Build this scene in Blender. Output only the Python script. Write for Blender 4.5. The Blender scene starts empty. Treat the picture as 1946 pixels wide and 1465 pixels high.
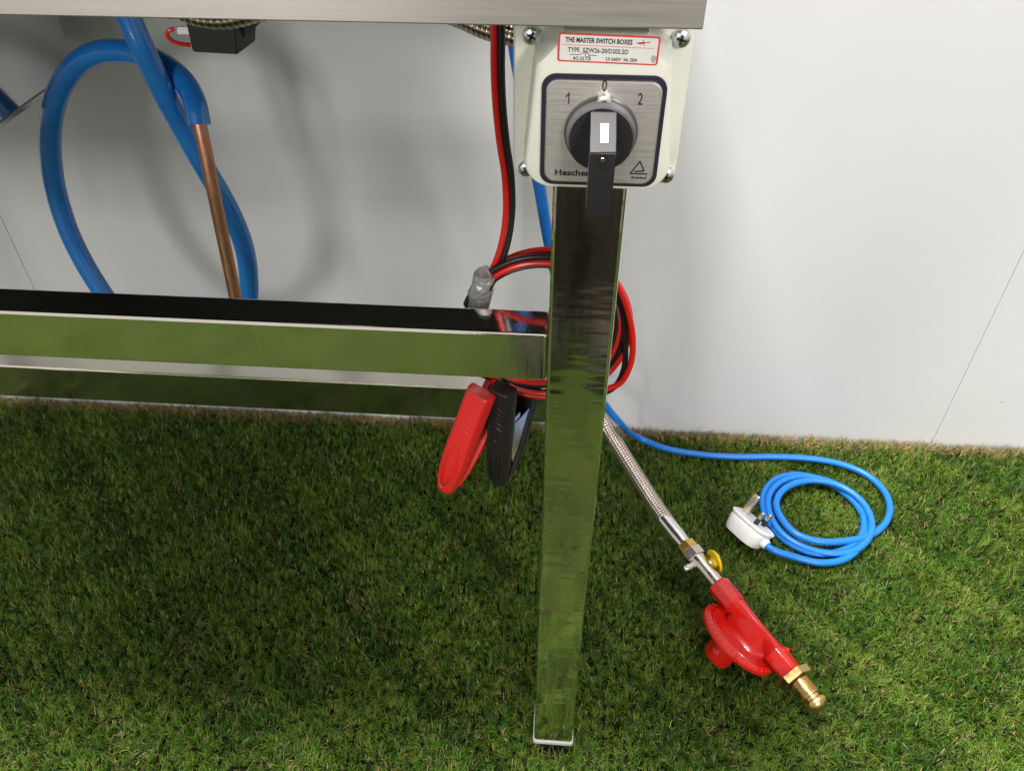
import bpy, bmesh, math, random
import numpy as np
from mathutils import Vector, Matrix, Quaternion
random.seed(7)
rng = np.random.default_rng(11)
R = math.radians
scn = bpy.context.scene
C = scn.collection

# ------------------------------------------------------------------ camera
F_PX, PITCH, ROLL, YAW = 1513.7, R(40.741), R(-0.16), R(4.380)
CAM = Vector((0.0079, -0.3942, 0.838))
fwd = Vector((-math.sin(YAW)*math.cos(PITCH), math.cos(YAW)*math.cos(PITCH), -math.sin(PITCH)))
rgt = Vector((math.cos(YAW), math.sin(YAW), 0)); upv = rgt.cross(fwd)
rgt, upv = rgt*math.cos(ROLL)+upv*math.sin(ROLL), -rgt*math.sin(ROLL)+upv*math.cos(ROLL)
cam = bpy.data.cameras.new('camera'); cam.sensor_width = 36; cam.lens = 36*F_PX/1946
cam.clip_start = 0.01; cam.clip_end = 100
co = bpy.data.objects.new('camera', cam); C.objects.link(co)
m3 = Matrix((rgt, upv, -fwd)).transposed()
co.matrix_world = Matrix.Translation(CAM) @ m3.to_4x4()
scn.camera = co

def at(px, py, X=None, Y=None, Z=None):
    """point where the sight line through a photograph pixel meets a real plane of the scene"""
    d = fwd + rgt*((px-973)/F_PX) - upv*((py-732.5)/F_PX)
    for ax, v in enumerate((X, Y, Z)):
        if v is not None:
            return CAM + d*((v-CAM[ax])/d[ax])

# ------------------------------------------------------------------ world and lamps (indoor ceiling panels, plus an added low fill)
w = bpy.data.worlds.new('World'); scn.world = w; w.use_nodes = True
bg = w.node_tree.nodes['Background']
bg.inputs['Color'].default_value = (1.0, 0.97, 0.93, 1); bg.inputs['Strength'].default_value = 0.62
def area(name, loc, sx, sy, power, target, col=(1, .965, .92)):
    l = bpy.data.lights.new(name, 'AREA'); l.shape = 'RECTANGLE'; l.size = sx; l.size_y = sy
    l.energy = power; l.color = col
    o = bpy.data.objects.new(name, l); C.objects.link(o); o.location = loc
    o.rotation_euler = (Vector(target)-Vector(loc)).to_track_quat('-Z', 'Y').to_euler()
area('ceiling_panel_lamp', (0.95, -0.15, 3.3), 1.0, 1.0, 16, (0.95, -0.15, 0))
area('ceiling_panel_lamp', (-0.75, -0.15, 3.3), .55, .55, 215, (-0.75, -0.15, 0))
area('ceiling_panel_lamp', (1.65, -4.0, 2.55), .8, .8, 108, (0.0, 0.3, 0.4))
area('low_fill_light', (-1.3, -5.0, 1.75), 1.2, 1.2, 98, (-0.3, 0.3, 0.4))  # added fill from low in front, lifts the wall under the table
scn.view_settings.view_transform = 'Standard'; scn.view_settings.look = 'None'
scn.view_settings.exposure = 0.12; scn.view_settings.gamma = 1.0
scn.view_settings.use_curve_mapping = False
scn.cycles.use_denoising = True
scn.cycles.max_bounces = 10; scn.cycles.glossy_bounces = 6
scn.cycles.caustics_reflective = True

# ------------------------------------------------------------------ materials
def mat(name, col, rough=.5, metal=0., spec=.5, coat=0., trans=0.):
    m = bpy.data.materials.new(name); m.use_nodes = True
    b = m.node_tree.nodes['Principled BSDF']
    b.inputs['Base Color'].default_value = (*col, 1); b.inputs['Roughness'].default_value = rough
    b.inputs['Metallic'].default_value = metal; b.inputs['Specular IOR Level'].default_value = spec
    b.inputs['Coat Weight'].default_value = coat
    return m
def nodes(m): return m.node_tree.nodes, m.node_tree.links, m.node_tree.nodes['Principled BSDF']
def noise_bump(m, scale, strength, stretch=(1,1,1), dist=.001, detail=3, rough_var=None, col_var=None, coord='Object'):
    n, l, b = nodes(m)
    tc = n.new('ShaderNodeTexCoord'); mp = n.new('ShaderNodeMapping'); mp.inputs['Scale'].default_value = stretch
    nz = n.new('ShaderNodeTexNoise'); nz.inputs['Scale'].default_value = scale; nz.inputs['Detail'].default_value = detail
    l.new(tc.outputs[coord], mp.inputs['Vector']); l.new(mp.outputs[0], nz.inputs['Vector'])
    bp = n.new('ShaderNodeBump'); bp.inputs['Strength'].default_value = strength; bp.inputs['Distance'].default_value = dist
    l.new(nz.outputs[0], bp.inputs['Height'])
    prev = b.inputs['Normal'].links[0].from_socket if b.inputs['Normal'].links else None
    if prev: l.new(prev, bp.inputs['Normal'])
    l.new(bp.outputs[0], b.inputs['Normal'])
    if rough_var:
        mr = n.new('ShaderNodeMapRange'); mr.inputs['From Min'].default_value = .3; mr.inputs['From Max'].default_value = .7
        mr.inputs['To Min'].default_value, mr.inputs['To Max'].default_value = rough_var
        l.new(nz.outputs[0], mr.inputs[0]); l.new(mr.outputs[0], b.inputs['Roughness'])
    if col_var:
        mx = n.new('ShaderNodeMix'); mx.data_type = 'RGBA'
        mx.inputs[6].default_value = (*col_var[0], 1); mx.inputs[7].default_value = (*col_var[1], 1)
        mr = n.new('ShaderNodeMapRange'); mr.inputs['From Min'].default_value = .3; mr.inputs['From Max'].default_value = .7
        l.new(nz.outputs[0], mr.inputs[0]); l.new(mr.outputs[0], mx.inputs[0]); l.new(mx.outputs[2], b.inputs['Base Color'])
    return m
M = {}
M['polished'] = mat('polished_steel', (.82, .80, .73), .07, 1)
noise_bump(M['polished'], 18, .35, (1, 1, 1.6), .0012, 1)
noise_bump(M['polished'], 55, .45, (.45, .45, 1.5), .0006, 1)
noise_bump(M['polished'], 150, .45, (.22, .22, 1.2), .0003, 1)
noise_bump(M['polished'], 240, .05, (1, 1, .08), .0004, 3, rough_var=(.05, .14))
M['rail_steel'] = mat('rail_steel', (.86, .83, .74), .09, 1)
noise_bump(M['rail_steel'], 14, .2, (.5, 1, 1), .0010, 1)
noise_bump(M['rail_steel'], 300, .2, (1, 1, .04), .0004, 3, rough_var=(.06, .16))
M['brushed'] = mat('brushed_steel', (.59, .56, .53), .4, 1)
noise_bump(M['brushed'], 900, .012, (.02, 1, 1), .0001, 3, rough_var=(.38, .44))
M['tank'] = mat('tank_steel', (.56, .57, .575), .12, 1)
noise_bump(M['tank'], 9, .2, (1, 1, 1), .002, 2, rough_var=(.10, .16))
M['seam'] = mat('weld_steel', (.45, .44, .42), .4, 1)
M['wall'] = mat('white_panel', (.73, .735, .745), .35, 0, .4)
noise_bump(M['wall'], 2.2, .10, (1, 1, .35), .02, 2, rough_var=(.28, .45))
def wall_marks(m):
    n, l, b = nodes(m); tc = n.new('ShaderNodeTexCoord')
    def nz(scale, st, lo, hi, det=4):
        mp = n.new('ShaderNodeMapping'); mp.inputs['Scale'].default_value = st; t = n.new('ShaderNodeTexNoise')
        t.inputs['Scale'].default_value = scale; t.inputs['Detail'].default_value = det
        l.new(tc.outputs['Object'], mp.inputs[0]); l.new(mp.outputs[0], t.inputs['Vector'])
        r = n.new('ShaderNodeMapRange'); r.inputs['From Min'].default_value = lo; r.inputs['From Max'].default_value = hi; l.new(t.outputs[0], r.inputs[0]); return r.outputs[0]
    c = None
    for f, col in ((nz(3, (1, 1, 1), .45, .75), (.635, .642, .65)), (nz(26, (1, 1, .25), .68, .90, 6), (.61, .61, .60)), (nz(60, (1, 1, 1), .775, .79, 2), (.38, .37, .35))):
        mx = n.new('ShaderNodeMix'); mx.data_type = 'RGBA'; l.new(f, mx.inputs[0]); mx.inputs[7].default_value = (*col, 1)
        if c is None: mx.inputs[6].default_value = (.62, .628, .64, 1)
        else: l.new(c, mx.inputs[6])
        c = mx.outputs[2]
    l.new(c, b.inputs['Base Color'])
wall_marks(M['wall'])
M['backing'] = mat('grey_backing', (.42, .42, .42), .9)
M['gap'] = mat('panel_edge', (.45, .45, .45), .7)
M['hose_blue'] = mat('blue_hose', (.012, .16, .52), .2, 0, .5, .3)
noise_bump(M['hose_blue'], 30, .08, (1,1,1), .001, 2, col_var=((.010,.15,.50),(.016,.18,.55)))
M['cable_blue'] = mat('blue_cable', (.012, .17, .60), .34, 0, .45)
noise_bump(M['cable_blue'], 500, .06, (1,1,1), .0004, 2)
M['copper'] = mat('copper_pipe', (.46, .23, .145), .45, 1)
noise_bump(M['copper'], 60, .1, (9, 9, .5), .0006, 4, rough_var=(.36, .55), col_var=((.38,.185,.11),(.50,.26,.165)))
M['red_wire'] = mat('red_wire', (.56, .012, .010), .28, 0, .5)
M['black_wire'] = mat('black_wire', (.010, .010, .011), .28, 0, .5)
M['red_plastic'] = mat('red_plastic', (.66, .020, .018), .38, 0, .45)
noise_bump(M['red_plastic'], 900, .06, (1,1,1), .0003, 2)
M['black_plastic'] = mat('black_plastic', (.012, .012, .012), .38, 0, .45)
noise_bump(M['black_plastic'], 900, .06, (1,1,1), .0003, 2)
M['block_plastic'] = mat('matt_black_plastic', (.008, .009, .008), .5, 0, .3)
M['red_paint'] = mat('red_paint', (.59, .010, .007), .22, 0, .5, .25)
noise_bump(M['red_paint'], 260, .18, (1,1,1), .0006, 3)
M['brass'] = mat('brass', (.62, .43, .17), .26, 1)
noise_bump(M['brass'], 120, .008, (1,1,1), .0005, 2, rough_var=(.2,.36), col_var=((.56,.38,.15),(.68,.50,.22)))
M['pin'] = mat('pin_metal', (.66, .58, .44), .32, 1)
M['gold_brass'] = mat('yellow_brass', (.78, .48, .12), .24, 1)
M['chrome'] = mat('nickel_plate', (.66, .62, .57), .2, 1)
noise_bump(M['chrome'], 160, .08, (1,1,1), .0005, 2, rough_var=(.15,.3))
M['zinc'] = mat('zinc_screw', (.62, .66, .66), .25, 1)
noise_bump(M['zinc'], 300, .15, (1,1,1), .0005, 2)
M['ferrule'] = mat('ferrule_steel', (.78, .77, .76), .22, 1)
M['yellow'] = mat('yellow_plastic', (.80, .56, .015), .36, 0, .45)
M['ivory'] = mat('ivory_plastic', (.80, .805, .71), .34, 0, .45)
noise_bump(M['ivory'], 600, .03, (1,1,1), .0003, 2)
M['plate'] = mat('brushed_aluminium', (.72, .70, .66), .46, 1)
noise_bump(M['plate'], 1600, .03, (.03, 1, 1), .0002, 3, rough_var=(.42,.52))
M['knob'] = mat('knob_black', (.020, .020, .021), .33, 0, .5)
M['knob_sheen'] = mat('knob_sheen', (.075, .075, .08), .30, 0, .6)  # grey stands in for light reflected on the black knob's skirt
M['marker'] = mat('white_marker', (.9, .9, .9), .4)
M['print'] = mat('black_print', (.02, .016, .02), .5)
M['navy'] = mat('dark_border', (.016, .012, .03), .45)
M['label_paper'] = mat('label_paper', (.80, .79, .76), .4)
M['label_red'] = mat('label_red', (.70, .05, .04), .4)
M['label_grey'] = mat('label_worn', (.42, .41, .38), .7)
M['hole'] = mat('dark_hole', (.004, .004, .004), .6)
M['tape'] = mat('duct_tape', (.34, .34, .35), .36, .35, .5)
noise_bump(M['tape'], 260, .35, (1, 1, .5), .001, 3)
M['white_plug'] = mat('white_plug', (.80, .81, .81), .35, 0, .45)
M['foot'] = mat('foot_cap', (.45, .46, .45), .3, 0, .5)
M['rubber'] = mat('black_rubber', (.02, .02, .018), .7)
M['cloth'] = mat('dark_cloth', (.040, .033, .025), .9, 0, .2)
M['cloth2'] = mat('charcoal_cloth', (.085, .07, .052), .9, 0, .2)
M['skin'] = mat('skin', (.45, .27, .2), .5)
M['hair'] = mat('hair', (.02, .014, .01), .6)
M['floor'] = mat('carpet', (.16, .13, .105), .9)
noise_bump(M['floor'], 40, .3, (1,1,1), .004, 4, col_var=((.050,.042,.033),(.075,.062,.05)))
M['turf'] = mat('turf_backing', (.012, .020, .006), .95, 0, .1)
noise_bump(M['turf'], 60, .5, (1,1,1), .004, 4, col_var=((.006,.012,.003),(.03,.032,.012)))
# braided steel hose, woven from the tube's own UVs
def braid(name, c_hi, c_lo, nu, per_m):
    m = mat(name, c_hi, .3, 1); n, l, b = nodes(m)
    uv = n.new('ShaderNodeUVMap'); sp = n.new('ShaderNodeSeparateXYZ'); l.new(uv.outputs[0], sp.inputs[0])
    def math_(op, a, bb=None):
        k = n.new('ShaderNodeMath'); k.operation = op
        for i, v in enumerate((a, bb)):
            if v is None: continue
            if isinstance(v, (int, float)): k.inputs[i].default_value = v
            else: l.new(v, k.inputs[i])
        return k.outputs[0]
    u = math_('MULTIPLY', sp.outputs[0], nu*2*math.pi); v = math_('MULTIPLY', sp.outputs[1], per_m*2*math.pi)
    s1 = math_('SINE', math_('ADD', u, v)); s2 = math_('SINE', math_('SUBTRACT', u, v))
    h = math_('ADD', math_('MULTIPLY', math_('MULTIPLY', s1, s2), .5), .5)
    r = n.new('ShaderNodeValToRGB'); r.color_ramp.elements[0].position = .2; r.color_ramp.elements[1].position = .6
    r.color_ramp.elements[0].color = (*c_lo, 1); r.color_ramp.elements[1].color = (*c_hi, 1)
    l.new(h, r.inputs[0]); l.new(r.outputs[0], b.inputs['Base Color'])
    bp = n.new('ShaderNodeBump'); bp.inputs['Strength'].default_value = .9; bp.inputs['Distance'].default_value = .0012
    l.new(h, bp.inputs['Height']); l.new(bp.outputs[0], b.inputs['Normal'])
    return m
M['braid'] = braid('braided_steel', (.74, .64, .57), (.22, .17, .14), 7, 150)
# grass: each blade's own dye comes from the mesh
gm = bpy.data.materials.new('grass_blades'); gm.use_nodes = True; M['grass'] = gm
n, l, b = nodes(gm)
a = n.new('ShaderNodeAttribute'); a.attribute_name = 'dye'; l.new(a.outputs['Color'], b.inputs['Base Color'])
b.inputs['Roughness'].default_value = .45; b.inputs['Specular IOR Level'].default_value = .35
tr = n.new('ShaderNodeBsdfTranslucent'); l.new(a.outputs['Color'], tr.inputs['Color'])
mx = n.new('ShaderNodeMixShader'); mx.inputs[0].default_value = .25
l.new(b.outputs[0], mx.inputs[1]); l.new(tr.outputs[0], mx.inputs[2])
l.new(mx.outputs[0], n['Material Output'].inputs['Surface'])

# ------------------------------------------------------------------ mesh helpers
def link(name, bm, m, parent=None, smooth=True, ang=35):
    me = bpy.data.meshes.new(name)
    bmesh.ops.recalc_face_normals(bm, faces=bm.faces[:])
    bm.to_mesh(me); bm.free()
    for k in (m if isinstance(m, (list, tuple)) else [m]): me.materials.append(k)
    if smooth:
        me.polygons.foreach_set('use_smooth', [True]*len(me.polygons))
        try: me.set_sharp_from_angle(angle=R(ang))
        except Exception: pass
    o = bpy.data.objects.new(name, me); C.objects.link(o)
    if parent is not None: o.parent = parent
    return o
def tag(o, label=None, cat=None, group=None, kind=None):
    for k, v in (('label', label), ('category', cat), ('group', group), ('kind', kind)):
        if v: o[k] = v
    return o
def thing(name, label, cat, M4=None, group=None):
    o = bpy.data.objects.new(name, None); C.objects.link(o); o.empty_display_size = .02
    if M4 is not None: o.matrix_world = M4
    return tag(o, label, cat, group)
def frame(o, x, z=None, y=None):
    """matrix with origin o, local x along x, local z as near z as can be"""
    x = Vector(x).normalized(); z = Vector(z); z = (z - x*z.dot(x)).normalized(); y = z.cross(x)
    return Matrix.Translation(o) @ Matrix((x, y, z)).transposed().to_4x4()
def box(bm, x0, x1, y0, y1, z0, z1, bev=0, seg=2, mi=0):
    r = bmesh.ops.create_cube(bm, size=1, matrix=Matrix.Translation(((x0+x1)/2, (y0+y1)/2, (z0+z1)/2)) @ Matrix.Diagonal((abs(x1-x0), abs(y1-y0), abs(z1-z0), 1)))
    vs = r['verts']; fs = list({f for v in vs for f in v.link_faces})
    for f in fs: f.material_index = mi
    if bev:
        es = list({e for v in vs for e in v.link_edges})
        bmesh.ops.bevel(bm, geom=es, offset=bev, segments=seg, profile=.5, affect='EDGES', material=-1)
    return bm
def B(): return bmesh.new()
def spline(pts, step=.004, closed=False):
    """Catmull-Rom through pts, evenly resampled"""
    P = [Vector(p) for p in pts]; n_ = len(P); out = []
    rngi = range(n_ if closed else n_-1)
    for i in rngi:
        p1, p2 = P[i], P[(i+1) % n_]
        p0 = P[(i-1) % n_] if (closed or i) else p1*2-p2
        p3 = P[(i+2) % n_] if (closed or i < n_-2) else p2*2-p1
        L = (p2-p1).length; k = max(4, int(L/step*2))
        t0 = 0; t1 = max(1e-6, (p1-p0).length**.5); t2 = t1+max(1e-6, L**.5); t3 = t2+max(1e-6, (p3-p2).length**.5)
        for j in range(k):
            t = t1+(t2-t1)*j/k
            A1 = p0*((t1-t)/(t1-t0))+p1*((t-t0)/(t1-t0)); A2 = p1*((t2-t)/(t2-t1))+p2*((t-t1)/(t2-t1)); A3 = p2*((t3-t)/(t3-t2))+p3*((t-t2)/(t3-t2))
            B1 = A1*((t2-t)/(t2-t0))+A2*((t-t0)/(t2-t0)); B2 = A2*((t3-t)/(t3-t1))+A3*((t-t1)/(t3-t1))
            out.append(B1*((t2-t)/(t2-t1))+B2*((t-t1)/(t2-t1)))
    if not closed: out.append(P[-1])
    d = [0]
    for i in range(1, len(out)): d.append(d[-1]+(out[i]-out[i-1]).length)
    k = max(2, int(d[-1]/step)); res = []; j = 0
    for i in range(k+1):
        s = d[-1]*i/k
        while j < len(d)-2 and d[j+1] < s: j += 1
        q = (s-d[j])/max(1e-9, d[j+1]-d[j]); res.append(out[j].lerp(out[j+1], min(1, q)))
    return res
def frames(path):
    T = []
    for i in range(len(path)):
        a_, b_ = path[max(0, i-1)], path[min(len(path)-1, i+1)]; T.append((b_-a_).normalized())
    up = Vector((0, 0, 1)) if abs(T[0].z) < .9 else Vector((0, 1, 0))
    N = [(up-T[0]*up.dot(T[0])).normalized()]
    for i in range(1, len(path)):
        q = T[i-1].rotation_difference(T[i]); v = q @ N[-1]; N.append((v-T[i]*v.dot(T[i])).normalized())
    return T, N
def tube(bm, path, r, n_=12, caps=True, mi=0, rf=None):
    uvl = bm.loops.layers.uv.verify()
    T, N = frames(path); rings = []; L = [0]
    for i in range(1, len(path)): L.append(L[-1]+(path[i]-path[i-1]).length)
    for i, p in enumerate(path):
        bn = T[i].cross(N[i]); rr = r if rf is None else rf(L[i]/L[-1])*r
        rings.append([bm.verts.new(p+(N[i]*math.cos(2*math.pi*k/n_)+bn*math.sin(2*math.pi*k/n_))*rr) for k in range(n_)])
    for i in range(len(path)-1):
        for k in range(n_):
            k2 = (k+1) % n_
            f = bm.faces.new((rings[i][k], rings[i][k2], rings[i+1][k2], rings[i+1][k])); f.material_index = mi
            for lp, (uu, vv) in zip(f.loops, ((k/n_, L[i]), ((k+1)/n_, L[i]), ((k+1)/n_, L[i+1]), (k/n_, L[i+1]))): lp[uvl].uv = (uu, vv)
    if caps:
        for rg in (rings[0], rings[-1]): bm.faces.new(rg).material_index = mi
    return bm
def lathe(bm, prof, n_=32, M4=Matrix(), mi=0, poly=None):
    """prof: (position along local x, radius); spun about local x"""
    rings = []
    for x, r in prof:
        rings.append([bm.verts.new(M4 @ Vector((x, r*math.cos(2*math.pi*k/n_), r*math.sin(2*math.pi*k/n_)))) for k in range(n_)])
    for i in range(len(rings)-1):
        for k in range(n_):
            bm.faces.new((rings[i][k], rings[i][(k+1) % n_], rings[i+1][(k+1) % n_], rings[i+1][k])).material_index = mi
    bm.faces.new(rings[0]).material_index = mi; bm.faces.new(rings[-1]).material_index = mi
    return bm
def rrect(w_, h_, r, seg=6):
    pts = []
    for cx_, cy_, a0 in ((w_/2-r, h_/2-r, 0), (-w_/2+r, h_/2-r, 90), (-w_/2+r, -h_/2+r, 180), (w_/2-r, -h_/2+r, 270)):
        for k in range(seg+1):
            t = R(a0+90*k/seg); pts.append((cx_+r*math.cos(t), cy_+r*math.sin(t)))
    return pts
def loft(bm, loops, mi=0, cap=(True, True)):
    """loops: lists of 3-D points of equal length, joined in order"""
    rs = [[bm.verts.new(p) for p in lp] for lp in loops]; n_ = len(rs[0])
    for i in range(len(rs)-1):
        for k in range(n_):
            bm.faces.new((rs[i][k], rs[i][(k+1) % n_], rs[i+1][(k+1) % n_], rs[i+1][k])).material_index = mi
    if cap[0]: bm.faces.new(rs[0]).material_index = mi
    if cap[1]: bm.faces.new(rs[-1]).material_index = mi
    return bm
def text_mesh(name, s, size, m, parent, M4, bold=0., sx=1., depth=.00012, align='CENTER'):
    cu = bpy.data.curves.new(name, 'FONT'); cu.body = s; cu.size = size; cu.extrude = depth; cu.offset = bold
    cu.align_x = align; cu.align_y = 'CENTER'; cu.resolution_u = 3
    t = bpy.data.objects.new(name+'_curve', cu); C.objects.link(t)
    bpy.context.view_layer.update()
    me = bpy.data.meshes.new_from_object(t.evaluated_get(bpy.context.evaluated_depsgraph_get()))
    bpy.data.objects.remove(t); bpy.data.curves.remove(cu)
    me.name = name; me.materials.clear(); me.materials.append(m)
    me.transform(Matrix.Diagonal((sx, 1, 1, 1)))
    o = bpy.data.objects.new(name, me); C.objects.link(o); o.parent = parent; o.matrix_local = M4
    return o
FRONT = Matrix(((1,0,0,0),(0,0,-1,0),(0,1,0,0),(0,0,0,1)))     # text plane XY -> facing -Y, reading left to right
def front(x, y, z): return Matrix.Translation((x, y, z)) @ FRONT

# ------------------------------------------------------------------ setting: floor, turf, wall
bm = B(); box(bm, -5, 5, -2.1, 2, -.06, -.028); tag(link('floor', bm, M['floor'], None, False), kind='structure')
YW = at(1240, 806, Z=0.0).y
bm = B(); box(bm, -2.4, 2.4, -.95, YW-.006, -.0275, -.018); tag(link('turf_ground', bm, M['turf'], None, False), kind='structure')

def make_grass():
    def region(x0, x1, y0, y1, dens, big):
        k = int((x1-x0)*(y1-y0)*dens); return np.column_stack((rng.uniform(x0, x1, k), rng.uniform(y0, y1, k))), np.full(k, big)
    parts = [region(-1.0, .95, -.16, YW-.004, 520000, 1.0), region(-1.3, .7, -.95, -.16, 115000, 1.4), region(-1.5, 1.2, -.16, YW-.004, 60000, 1.6), region(.7, 1.2, -.95, -.16, 60000, 1.6)]
    xy = np.vstack([p_[0] for p_ in parts]); big = np.concatenate([p_[1] for p_ in parts])
    wedge = ((xy[:, 0] > -.60-.60*(xy[:, 1]+.07)) & (xy[:, 0] < .56+.42*(xy[:, 1]+.07))); keep = np.where(big < 1.2, wedge, ~wedge | (xy[:, 1] < -.16)); keep &= ~((xy[:, 0] > .003) & (xy[:, 0] < .037) & (xy[:, 1] > -.010) & (xy[:, 1] < .037)); xy, big = xy[keep], big[keep]; N = len(xy)
    # tufts: blades gather round stitch points
    g = .0075; cell = np.floor(xy/g); h = np.sin(cell[:, 0]*127.1+cell[:, 1]*311.7)*43758.5453; h2 = np.sin(cell[:, 0]*269.5+cell[:, 1]*183.3)*24634.63
    j = np.column_stack((h-np.floor(h), h2-np.floor(h2))); cen = (cell+.2+.6*j)*g
    near = big < 1.2; xy[near] = cen[near]+(xy[near]-cen[near])*.62
    def fld(s, a_, b_, c_): return np.sin(xy[:, 0]*s*a_+b_)*np.sin(xy[:, 1]*s*c_+b_*1.7)+.5*np.sin((xy[:, 0]+xy[:, 1])*s*1.9+b_*3)
    th1 = (np.sin(cell[:, 0]*91.7+cell[:, 1]*53.3)*9631.7); lay = (th1-np.floor(th1))*2*np.pi+.6*fld(40, 1, 1.3, 1.2)+rng.normal(0, .9, N)      # lie of the pile
    lean = np.clip(rng.normal(.95, .45, N)+.2*fld(38, 1, 5.3, 1.3), .05, 1.7)
    L = np.clip(rng.normal(.0096, .0023, N)*(1+.12*fld(44, 1, 3.1, 1)), .005, .022)
    foot = np.hypot(np.maximum(np.abs(xy[:, 0]-.02)-.02, 0), np.maximum(np.abs(xy[:, 1]-.02)-.02, 0)); L = np.where((foot > .001) & (foot < .012), L*(1.25+.4*rng.random(N)), L); wd = rng.uniform(.00045, .00085, N)*big
    tan = rng.random(N); edge = np.clip((xy[:, 1]-(YW-.030+.006*fld(60, 1, .3, .2)))/.014, 0, 1)*near
    tan_p = .10+.06*fld(47, 1, 2.2, 1)+.10*np.maximum(0, fld(150, 1, .4, 1)-.25)*2+.72*edge
    is_tan = tan < tan_p
    L = np.where(is_tan, L*.80, L)*(1+.25*edge); curl = np.where(is_tan, rng.normal(0, 1.8, N), rng.normal(0, .8, N))
    z0 = -.0178+rng.uniform(0, .006, N)
    d = np.column_stack((np.cos(lay), np.sin(lay))); segs = 2
    p = np.column_stack((xy, z0)); rows = []; ang = lean*.5; head = lay.copy()
    for s in range(segs+1):
        wv = wd*(.9, 1, .35)[s]
        side = np.column_stack((-np.sin(head), np.cos(head), np.zeros(N)))*(wv/2)[:, None]
        rows.append(p-side); rows.append(p+side)
        st = L/segs
        p = p+np.column_stack((np.cos(head)*np.sin(ang)*st, np.sin(head)*np.sin(ang)*st, np.cos(ang)*st))
        ang = np.minimum(ang+lean*.75, 1.9); head = head+curl*.5
    V = np.stack(rows, 1)                                    # N, 6, 3
    V[:, :, 2] = np.maximum(V[:, :, 2], -.0178)
    V[:, :, 1] = np.minimum(V[:, :, 1], YW-.0005)
    faces = np.array([[0,1,3,2],[2,3,5,4]])
    Fi = (np.arange(N)[:, None, None]*6+faces[None]).reshape(-1)
    pal = np.array([[.017,.052,.004],[.038,.108,.006],[.072,.175,.009],[.122,.230,.014],[.190,.250,.030]])
    pick = np.clip((rng.random(N)*.80+.12*fld(26, 1, .7, 1.1)+.12*fld(90, 1, 2.7, 1.1)+.08)*5, 0, 4.99).astype(int)
    col = pal[pick]*rng.uniform(.75, 1.25, (N, 1))
    tp = np.array([[.56,.41,.18],[.40,.29,.11],[.24,.17,.06]])[rng.integers(0, 3, N)]*rng.uniform(.7, 1.15, (N, 1))
    col[is_tan] = tp[is_tan]
    pale = rng.random(N) < .0012; col[pale] = (.42, .46, .36)
    me = bpy.data.meshes.new('grass')
    nf = N*2; me.vertices.add(N*6); me.loops.add(nf*4); me.polygons.add(nf)
    me.vertices.foreach_set('co', V.reshape(-1).astype(np.float32)); me.loops.foreach_set('vertex_index', Fi.astype(np.int32))
    me.polygons.foreach_set('loop_start', np.arange(0, nf*4, 4, dtype=np.int32)); me.polygons.foreach_set('loop_total', np.full(nf, 4, np.int32))
    me.update(calc_edges=True)
    at_ = me.color_attributes.new('dye', 'FLOAT_COLOR', 'POINT')
    rgba = np.ones((N, 6, 4), np.float32); rgba[:, :, :3] = col[:, None, :]
    at_.data.foreach_set('color', rgba.reshape(-1))
    me.polygons.foreach_set('use_smooth', np.ones(nf, bool))
    me.materials.append(M['grass'])
    o = bpy.data.objects.new('grass', me); C.objects.link(o); return tag(o, kind='stuff')
make_grass()

wall = thing('panel_wall', 'smooth white panelled wall with thin upright joints behind the steel table', 'wall', Matrix.Translation((0, YW, 0)))
xs = [at(0, 410, Y=YW).x, at(1777, 829, Y=YW).x]; pw = xs[1]-xs[0]
for k in range(-2, 3):
    bm = B(); x0 = xs[0]+k*pw; box(bm, x0+.0003, x0+pw-.0003, 0, .018, -.0275, 2.35, .0004, 1)
    link('wall_panel', bm, M['wall'], wall, False)
bm = B(); box(bm, -3.4, 3.4, .0185, .06, -.02, 2.35); link('backing_board', bm, M['backing'], wall, False)

# ------------------------------------------------------------------ steel table
table = thing('steel_table', 'stainless steel table on square tube legs with low rails', 'table', Matrix.Translation((.02, .02, 0)))
def tp(name, bm, m, **k):
    k.setdefault('ang', 8); o = link(name, bm, m, table, **k); o.matrix_parent_inverse = table.matrix_world.inverted(); return o
LX = -.86                                                        # left pair of legs, out of the frame
AZ = at(1300, 57, Y=-.06).z; AX = at(1336, 58, Y=-.06).x; TY = .488
bm = B(); box(bm, LX-.02, AX, -.06, TY, AZ+.042, AZ+.0445, .001, 2); tp('tabletop', bm, M['brushed'])
bm = B()
box(bm, LX-.02, AX, -.06, -.0585, AZ, AZ+.0425, .0006, 2); box(bm, LX-.02, AX, TY-.0015, TY, AZ, AZ+.0425, .0006, 2)
box(bm, AX-.0015, AX, -.0583, TY-.0017, AZ, AZ+.0425, .0006, 2); box(bm, LX-.02, LX-.0185, -.0583, TY-.0017, AZ, AZ+.0425, .0006, 2)
tp('apron', bm, M['brushed'])
bm = B(); box(bm, LX-.0184, AX-.0017, -.0583, -.045, AZ+.0003, AZ+.0015, .0005, 1); tp('apron_lip', bm, M['brushed'])
bm = B(); box(bm, LX-.015, AX-.004, -.055, TY-.004, AZ+.030, AZ+.0405); tp('underside_panel', bm, M['block_plastic'])
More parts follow.
